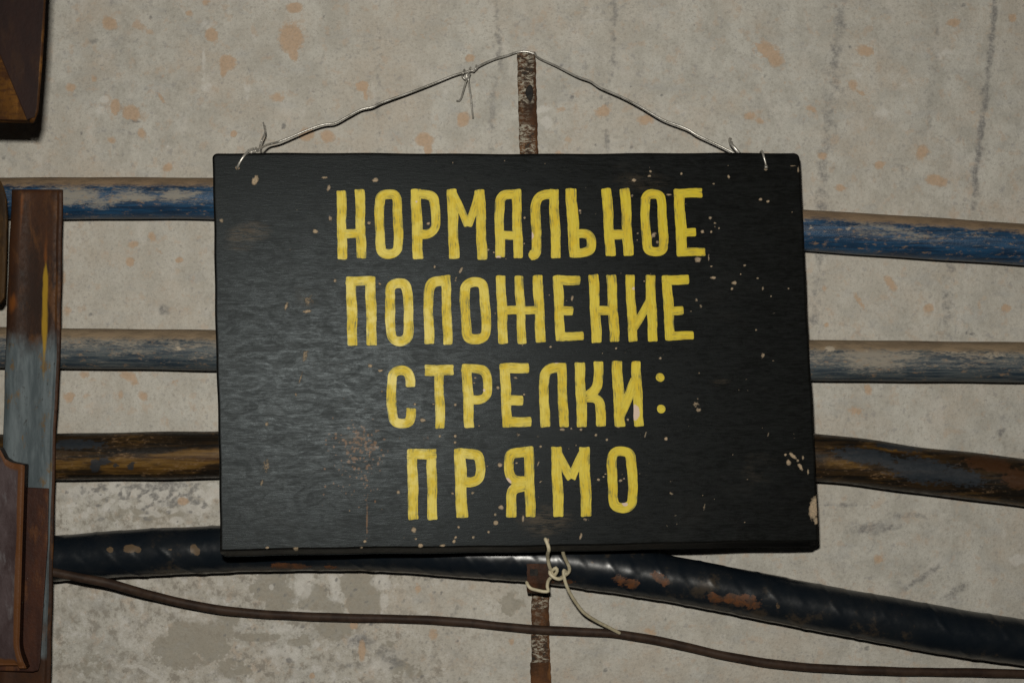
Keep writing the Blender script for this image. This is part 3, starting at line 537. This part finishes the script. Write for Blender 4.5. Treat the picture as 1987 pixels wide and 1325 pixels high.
def build_line(letters, idx):
    VV = []; FF = []; MM = []; UU = []; base = 0; g = 1.0
    for li, strokes in enumerate(letters):
        if strokes[0][0] == 'dot':
            _, x, y, r = strokes[0]; bb = (x-r-3, y-r-3, x+r+3, y+r+3)
        else:
            allp = np.array([p for s_ in strokes for p in s_[0]]); bb = (*(allp.min(0)-14), *(allp.max(0)+14))
        gx = np.arange(bb[0], bb[2], g); gy = np.arange(bb[1], bb[3], g); X, Y = np.meshgrid(gx, gy)
        ph = idx*3.1+li*1.7
        Xw = X+.6*np.sin(Y*.075+ph)+.22*np.sin(Y*.21+ph*2); Yw = Y+.5*np.sin(X*.13+ph)
        sd = np.full(X.shape, 1e9); al = np.zeros_like(X); ac = np.zeros_like(X); rel = np.ones_like(X)
        if strokes[0][0] == 'dot':
            dd_ = np.hypot(Xw-x, Yw-y); sd = dd_-r; al = np.arctan2(Yw-y, Xw-x)*r; ac = dd_; rel = dd_/r
        else:
            for si, (pts, hw, cl) in enumerate(strokes):
                L = 0; npt = len(pts)
                # smooth multi-point strokes
                if npt > 3:
                    q = np.array(pts)
                    for _ in range(2):
                        if cl:
                            q0 = q[:-1]; nx_ = np.roll(q0, -1, 0); q = np.stack([.75*q0+.25*nx_, .25*q0+.75*nx_], 1).reshape(-1, 2); q = np.vstack([q, q[:1]])
                        else:
                            q = np.vstack([q[:1], np.stack([.75*q[:-1]+.25*q[1:], .25*q[:-1]+.75*q[1:]], 1).reshape(-1, 2)[1:-1], q[-1:]])
                    pts = q; npt = len(q)
                ds = np.full(X.shape, 1e9); als = np.zeros_like(X)
                for k in range(npt-1):
                    p0 = np.array(pts[k]); p1 = np.array(pts[k+1]); v = p1-p0; ln = np.hypot(*v); v = v/ln
                    rx, ry = Xw-p0[0], Yw-p0[1]; t = rx*v[0]+ry*v[1]; n_ = rx*-v[1]+ry*v[0]
                    hwv = hw*.965*(1+.035*np.sin((t+L)*.07+ph+si))
                    tc = np.clip(t, 0, ln); cap = np.hypot(t-tc, n_)-hwv
                    rr = 2.6
                    if not cl and (k == 0 or k == npt-2):
                        lo_ = (-t if k == 0 else np.full_like(t, -1e3)); hi_ = (t-ln if k == npt-2 else np.full_like(t, -1e3))
                        e = np.maximum(lo_, hi_)+.4*np.sin(n_*.35+ph+k); an = np.abs(n_)-hwv
                        box = np.hypot(np.maximum(e+rr, 0), np.maximum(an+rr, 0))+np.minimum(np.maximum(e+rr, an+rr), 0)-rr
                        mid_ok = ((t >= 0) if k != 0 else True) & ((t <= ln) if k != npt-2 else True)
                        cap = np.where(mid_ok, box, cap)
                    b_ = cap < ds; ds = np.where(b_, cap, ds); als = np.where(b_, t+L, als); acs = n_ if k == 0 else np.where(b_, n_, acs); L += ln
                b_ = ds < sd; al = np.where(b_, als+37*si, al); ac = np.where(b_, acs+23*si, ac); rel = np.where(b_, np.abs(acs)/hw, rel); sd = np.where(b_, ds, sd)
        sd = sd+.12*np.sin(X*.5+ph)*np.sin(Y*.45)
        # edge proximity of the union, not of single strokes
        rel = np.clip(1+sd/9.0, 0, 1)
        h, w3 = X.shape; vid = {}
        def vert(key, x, y, i, j_):
            if key in vid: return vid[key]
            vid[key] = base+len(loc); loc.append((x, y)); inf.append((i, j_)); return vid[key]
        loc = []; inf = []
        ins = sd < 0
        cells = ins[:-1, :-1].astype(int)+ins[:-1, 1:]+ins[1:, :-1]+ins[1:, 1:]
        for i, j_ in np.argwhere(cells > 0):
            cn = [(i, j_), (i+1, j_), (i+1, j_+1), (i, j_+1)]; f_ = []
            for q_ in range(4):
                a_, b2 = cn[q_], cn[(q_+1) % 4]
                if ins[a_]: f_.append(vert(('c', a_), X[a_], Y[a_], *a_))
                if ins[a_] != ins[b2]:
                    k0, k1 = (a_, b2) if a_ < b2 else (b2, a_)
                    t = sd[k0]/(sd[k0]-sd[k1]); f_.append(vert(('e', k0, k1), X[k0]+(X[k1]-X[k0])*t, Y[k0]+(Y[k1]-Y[k0])*t, *k0))
            if len(f_) > 2: FF.append(f_)
        loc = np.array(loc); inf = np.array(inf)
        VV.append(loc); ii, jj = inf[:, 0], inf[:, 1]
        UU.append(np.stack([al[ii, jj]+li*191+idx*977, ac[ii, jj]+li*57], -1)); MM.append(np.stack([rel[ii, jj], masks(loc[:, 0], loc[:, 1], [CHIPL])[:, 0], 0*rel[ii, jj]], -1))
        base += len(loc)
    VV = np.concatenate(VV); V3 = onboard(VV[:, 0], VV[:, 1], .0011)
    return rawmesh('lettering', V3, FF, yel, SL, sign, np.concatenate(MM), np.concatenate(UU))
TXT = ['first line of yellow lettering, НОРМАЛЬНОЕ', 'second line of yellow lettering, ПОЛОЖЕНИЕ', 'third line of yellow lettering, СТРЕЛКИ with a colon', 'last line of yellow lettering, ПРЯМО']
for k, L in enumerate((L1, L2, L3, L4)):
    o = build_line(L, k); o['label'] = TXT[k]

# ------------------------------------------------------------ hanging wire
m = NT('galvanised_wire', .33, .5); m.b.inputs['Metallic'].default_value = .55; ob = m.obj()
n1 = m.noise(ob, 90, 4, .6); m.col(m.mix(m.step(n1, .4, .62), (.50, .48, .44), (.30, .285, .25))); m.bump(m.noise(ob, 700), .0003, .4); wirem = m.m
HW = tuple(P(1021, 103, .01))
hw = empty('hanging_wire', HW, 'thin grey wire from both top corners of the sign to the strip top', 'wire')
def bd(px, py, off): v = onboard(np.array([px]), np.array([py]), off)[0]; return -v[1]
def wire(name, pts, r, par, org, mt=wirem, n=10, step=.0015, amp=0):
    f = (lambda s, t: S*(r+amp*np.sin(s*900+t))) if amp else None
    return tube(name, pts, r, mt, org, par, n, step, f)
dl_ = bd(461, 325, .0)
wire('strand', [(461,327,dl_-.002),(461,325,dl_+.002),(466,314,dl_+.0035),(475,301,dl_+.003),(484,292,dl_-.002),(492,289,dl_-.008),(500,290,dl_-.010),(520,281,.050),(545,274,.047),(600,251,.042),(628,242,.040),(650,239,.038),(675,226,.036),(700,213,.034),(722,208,.033),(742,199,.031),(790,182,.027),(835,165,.023),(880,147,.020),(905,140,.018),(923,135,.017),(927,130,.0165),(955,117,.013),(985,108,.010),(1003,102,.0085),(1021,100.5,.0082),(1038,105,.0085)],
     2.2, hw, HW)
wire('strand', [(1038,104,.0085),(1045,113,.011),(1080,129,.018),(1120,149,.024),(1145,158,.028),(1165,171,.031),(1205,188,.036),(1240,206,.040),(1285,232,.044),(1330,249,.048),(1352,262,.049),(1388,279,.049),(1420,295,.050),(1450,312,.0495),(1470,305,.0495),(1478,293,bd(1480,297,0)-.002),(1481,301,bd(1480,300,0)+.003),(1485,315,bd(1485,315,0)+.003),(1487,326,bd(1485,325,0)+.001),(1487,328,bd(1485,328,0)-.003)], 2.0, hw, HW)
wire('strand', [(1486,322,bd(1485,322,0)+.002),(1487,327,bd(1485,327,0)+.0025)], 3.6, hw, HW)
# twist wraps and tails
k = []
for i in range(40):
    t = i/39; cx, cy = 478+24*t, 296-8*t+2*math.sin(t*3); an = t*2*math.pi*3.2
    k.append((cx+1.5*math.sin(an), cy+4.5*math.cos(an), dl_-.004-.005*t+.0022*math.sin(an)))
k += [(504,284,.056),(508,272,.052),(514,258,.049),(513,248,.045),(511,238,.042)]
wire('tail', k, 1.6, hw, HW)
k = []
for i in range(40):
    t = i/39; cx, cy = 897+28*t, 142-10*t; an = t*2*math.pi*2.4+1
    k.append((cx+1.0*math.sin(an), cy+5*math.cos(an), .018+.0022*math.sin(an)))
wire('tail', k, 1.6, hw, HW)
wire('tail', [(896,146,.021),(900,152,.021),(906,155,.020),(909,148,.019),(905,143,.018),(906,152,.017),(902,166,.015),(898,180,.012),(895,190,.009),(891,196,.007),(886,196,.006)], 1.8, hw, HW)
wire('tail', [(912,143,.018),(909,152,.019),(910,165,.017),(913,185,.013),(915,205,.010),(917,222,.007),(918,230,.005)], 1.8, hw, HW)
wire('tail', [(1438,302,.050),(1428,290,.051),(1420,281,.050),(1416,274,.047),(1417,270,.045)], 3.2, hw, HW)

# ------------------------------------------------------------ tie wire at the bottom
m = NT('cream_insulated_wire', .5, .4); ob = m.obj(); m.col(m.mix(m.step(m.noise(ob, 130, 4), .4, .62), (.56, .50, .35), (.42, .37, .25))); m.bump(m.noise(ob, 500), .0003, .5); tie = m.m
TW = tuple(P(1085, 1115, .06))
tw = empty('tie_wire', TW, 'cream wire knotted below the sign and looped round the rusty hook', 'wire')
b1 = bd(1062, 1050, 0)
wire('strand', [(1058,1045,b1-.003),(1059,1047,b1+.0015),(1063,1056,b1+.0022),(1065,1066,b1+.001),(1063,1074,b1-.008),(1063,1083,.088),(1066,1098,.080),(1070,1108,.074),(1072,1116,.072),(1078,1121,.070),(1086,1122,.069),(1094,1117,.068),(1103,1110,.0675),(1105,1103,.069),(1102,1094,.072),(1097,1084,.078),(1093,1074,.084),(1092,1062,.090),(1092,1056,.090)], 3.4, tw, TW, tie)
wire('strand', [(1072,1106,.076),(1079,1101,.077),(1081,1107,.076),(1077,1114,.073),(1071,1118,.069),(1064,1126,.065),(1062,1138,.0635),(1064,1146,.0625),(1055,1147,.063),(1040,1144,.063),(1030,1141,.062),(1024,1134,.060),(1022,1128,.056)], 3.2, tw, TW, tie)
wire('strand', [(1068,1104,.073),(1067,1112,.076),(1074,1119,.077),(1084,1123,.075),(1093,1119,.072),(1098,1110,.071),(1094,1106,.073),(1094,1116,.074),(1098,1132,.071),(1105,1148,.066),(1117,1168,.058),(1133,1188,.048),(1155,1203,.036),(1180,1216,.025),(1203,1228,.017)], 3.2, tw, TW, tie)
bscr = bd(1127, 1040, 0)
# ------------------------------------------------------------ left side: post, bracket, clamp, hanging plate
m, ob, n1, n2, n3, c = rust('post_steel', (.050, .021, .010), (.024, .013, .009), (.10, .042, .014), rough=.5)
a = m.att()
pn = m.noise(m.mapped(ob, (2.2, 1, .35)), 50, 5, .65)
pm = m.step(m.math('ADD', a[0], m.math('MULTIPLY', m.math('SUBTRACT', n1, .5), .9)), .35, .62)
c = m.mix(pm, c, m.mix(m.step(pn, .36, .64), (.065, .082, .090), (.125, .15, .16)))
c = m.mix(m.math('MULTIPLY', pm, m.step(m.noise(m.mapped(ob, (1, 1, .5), (2, 2, 2)), 80, 5, .7), .56, .68, 0, .8)), c, (.14, .085, .03))
c = m.mix(m.math('MULTIPLY', pm, m.step(m.noise(m.mapped(ob, (1, 1, .4), (6, 2, 2)), 190, 5, .7), .60, .7, 0, .8)), c, (.03, .028, .025))
yj = m.math('MULTIPLY', m.math('SUBTRACT', m.noise(m.mapped(ob, (1.5, 1, .25)), 120, 4, .6), .5), .7)
c = m.mix(m.step(m.math('ADD', a[1], yj), .38, .7, 0, .9), c, (.33, .20, .015))
c = m.mix(m.step(m.math('ADD', a[2], yj), .38, .9, 0, .8), c, (.16, .052, .010))
m.col(c); m.rough(m.step(n2, .3, .7, .45, .65)); m.bump(m.math('ADD', n2, m.math('MULTIPLY', n1, 1.2)), .0005, .5); postm = m.m
PO = tuple(P(45, 1800, .06))
post = empty('steel_post', PO, 'upright steel post of rust and grey blue paint with a yellow streak', 'post')
ysp = np.r_[368, 369, 370.5, np.arange(373, 1800, 5.)]
def pl(y): return np.interp(y, [368, 560, 700, 860, 1325, 1800], [23, 15, 10, 6, -12, -32])
def prr(y): return np.interp(y, [368, 700, 830, 1325, 1800], [122, 117, 109, 98, 86])
fr = np.array([0, 0, .01, .05, .1, .2, .3, .4, .5, .6, .7, .8, .88, .9, .92, .95, .98, 1, 1, .99])
dp = np.array([.058, .066, .0675, .0685, .0700, .0698, .0685, .068, .068, .068, .068, .068, .068, .0675, .0655, .0652, .065, .064, .058, .0575])
Vp = []; Mp = []
for y in ysp:
    x = pl(y)+(prr(y)-pl(y))*fr+.4*math.sin(y*.05)
    tp = .0015*max(0, 1-(y-368)/4)
    Vp.append(P(x, np.full(len(fr), y), dp-tp))
    paint = np.interp(y, [520, 640, 720, 940, 1010, 1270, 1300], [0, .40, .85, .85, .7, .55, .05])+0*fr
    paint = paint*np.where((fr > .93) | (fr < .01), .25, 1)
    yl = np.exp(-((x-np.interp(y, [368, 1325], [92, 76]))/6.5)**2)*np.interp(y, [440, 500, 540, 640, 690, 900, 940], [.0, .35, 1.0, 1.0, .6, .35, .0])
    org = np.exp(-((x-42)/5)**2)*np.interp(y, [368, 385, 500, 540], [.3, .8, .7, 0])+np.exp(-((x-88)/6)**2)*np.interp(y, [380, 450, 500, 540], [0, .6, .9, 0])+np.exp(-((x-26)/10)**2-((y-590)/25)**2)
    Mp.append(np.stack([paint, yl, np.clip(org, 0, 1)], -1))
Fp = gridfaces(len(ysp), len(fr))[:, ::-1].tolist()+[list(range(len(fr)))]
nb = len(fr); Fp += [[i*nb, (i+1)*nb, (i+1)*nb+nb-1, i*nb+nb-1] for i in range(len(ysp)-1)]
rawmesh('upright', np.concatenate(Vp), Fp, postm, PO, post, np.concatenate(Mp))
# bracket on the post
m, ob, n1, n2, n3, c = rust('bracket_rust', (.066, .026, .015), (.036, .017, .013), (.11, .045, .018), rough=.42); m.col(c); m.rough(m.step(n2, .3, .7, .36, .55)); m.bump(m.math('ADD', n2, m.math('MULTIPLY', n1, 1.5)), .0008, .6); brm = m.m
m, ob, n1, n2, n3, c = rust('bracket_mauve_paint', (.085, .064, .066), (.045, .030, .030), (.135, .125, .13), rough=.4)
a = m.att(); c = m.mix(m.step(m.math('ADD', a[0], m.math('MULTIPLY', m.math('SUBTRACT', n3, .5), .8)), .35, .7, 0, .9), c, (.115, .045, .014)); m.col(c); m.rough(m.step(n2, .3, .7, .34, .5)); m.bump(m.math('ADD', n2, m.math('MULTIPLY', n1, 1.5)), .0008, .6); mauve = m.m
BO = tuple(P(40, 1300, .09))
brk = empty('post_bracket', BO, 'rusty overlapping bracket plates clamped over the lower part of the post', 'bracket')
slab('back_plate', [(50,945),(95,947),(93,1050),(84,1180),(78,1285),(74,1300),(64,1303),(-60,1299),(-60,950)], .080, .008, brm, BO, brk, .0014)
# front plate with rolled rim: grid
ysf = np.r_[np.arange(0, 410, 5.)]; gx = np.array([-220, -60, -20, 0, 10, 20, 26, 30, 34, 38, 42, 45, 47, 48, 48])
Vq_ = []; Mq = []
for i, tt in enumerate(ysf):
    f = tt/405
    for x in gx:
        # right rim drifts left as it goes down, the top steps up to the left
        xr = x-12*f+ (16*(max(0, f-.86)/.14)**2*(x > 20) if f > .86 else 0)
        y0 = np.interp(x, [-220, 0, 8, 22, 48], [866, 870, 888, 897, 902]); y1 = 1290+6*(x > 30)
        y = y0+(y1-y0)*f
        dep = .093+(.0008*math.exp(-((x-40)/6.)**2))-(.002 if x > 46.5 else 0)
        if f < .012 or f > .985: dep -= .002
        Vq_.append(P(xr, y, dep)); Mq.append((max(math.exp(-((x-42)/8.)**2), math.exp(-((f-1)/.04)**2), math.exp(-(f/.04)**2)), 0, 0))
Vq_ = np.array(Vq_); nrow, ncol = len(ysf), len(gx)
bk = Vq_.reshape(nrow, ncol, 3).copy(); bk[..., 1] += .010
rimi = [(0, q_) for q_ in range(ncol)]+[(p_, ncol-1) for p_ in range(1, nrow)]+[(nrow-1, q_) for q_ in range(ncol-2, -1, -1)]+[(p_, 0) for p_ in range(nrow-2, 0, -1)]
ri = [p_*ncol+q_ for p_, q_ in rimi]; nb0 = len(Vq_); Vc = np.vstack([Vq_, bk.reshape(-1, 3)[ri]]); KK = len(ri)
Fq = gridfaces(nrow, ncol)[:, ::-1].tolist()+[[nb0+k_, nb0+(k_+1) % KK, ri[(k_+1) % KK], ri[k_]] for k_ in range(KK)]+[[nb0+k_ for k_ in range(KK)][::-1]]
Mq = np.array(Mq); rawmesh('front_plate', Vc, Fq, mauve, BO, brk, np.vstack([Mq, Mq[ri]]))
# rounded clamp at far left
m, ob, n1, n2, n3, c = rust('clamp_rust', (.050, .026, .008), (.022, .012, .005), (.10, .05, .013), rough=.6); m.col(c); m.bump(m.math('ADD', n2, m.math('MULTIPLY', n1, 1.5)), .001, .6); clm = m.m
CO = tuple(P(-80, 590, .085))
cl = [( -260,352),(-8,345),(2,352),(8,366),(13,385),(15,420),(14,480),(12,540),(10,578),(2,589),(-260,591)]
clo = slab('clamp_block', cl, .096, .03, clm, CO, None, .004)
clo.location = CO
tag(clo, 'rusty rounded steel block cut by the left photo edge, left of the post top', 'clamp')
# hanging plate top left
m, ob, n1, n2, n3, c = rust('cover_maroon', (.020, .010, .0085), (.014, .008, .0075), (.028, .014, .009), rough=.6); m.col(c); m.bump(m.math('ADD', n2, m.math('MULTIPLY', n1, 1.5)), .0006, .5); mar = m.m
m, ob, n1, n2, n3, c = rust('cover_gold_rust', (.085, .036, .007), (.022, .009, .004), (.15, .066, .013), rough=.55)
nb_ = m.noise(m.mapped(ob, (.5, 1, 1.5), (1, 1, 1)), 60, 5, .7); c = m.mix(m.step(nb_, .44, .58, 0, .85), c, (.035, .014, .006)); m.col(c); m.bump(m.math('ADD', n2, m.math('MULTIPLY', n1, 1.5)), .0008, .6); gold = m.m
TO = tuple(P(-60, 235, .20))
cov = empty('steel_cover', TO, 'dark maroon steel cover with a golden rusted corner facet, top left', 'cover')
def poly(name, pts, faces, mt): return rawmesh(name, np.array([P(*p) for p in pts]), faces, mt, TO, cov, smooth=False)
dF = .238
pp = [(-420,-560,dF),(103,-560,dF),(79,0,dF),(66,205,dF),(56,232,dF),(-62,-40,dF),(-260,-500,dF),        # 0-6 front
      (-420,-520,dF-.012),(-420,228,dF-.022),(60,238,dF-.010)]
slab('face', [(-420,-560),(109,-560),(85,0),(71,206),(67,228),(52,233),(-62,-40),(-280,-560)][0:7], dF, .008, mar, TO, cov, .0009)
fv = [(53,233,dF-.0005),(-62,-40,dF-.0005),(-280,-560,dF-.0005),(-420,-560,dF-.004),(-420,226,dF-.012),(-60,231,dF-.008),
      (60,239,dF-.012),(-420,232,dF-.018)]
poly('corner_facet', fv, [[0,5,4,3,2,1],[0,6,7,4,5]], gold)
m2 = [(85,-2,0),]
# thin golden lip on the right rim
lip = [(105,-560,dF-.003),(84,0,dF-.003),(72,190,dF-.003),(68,220,dF-.003),(61,237,dF-.005)]
tube('rim', lip, 4.0, gold, TO, cov, 10, .004)
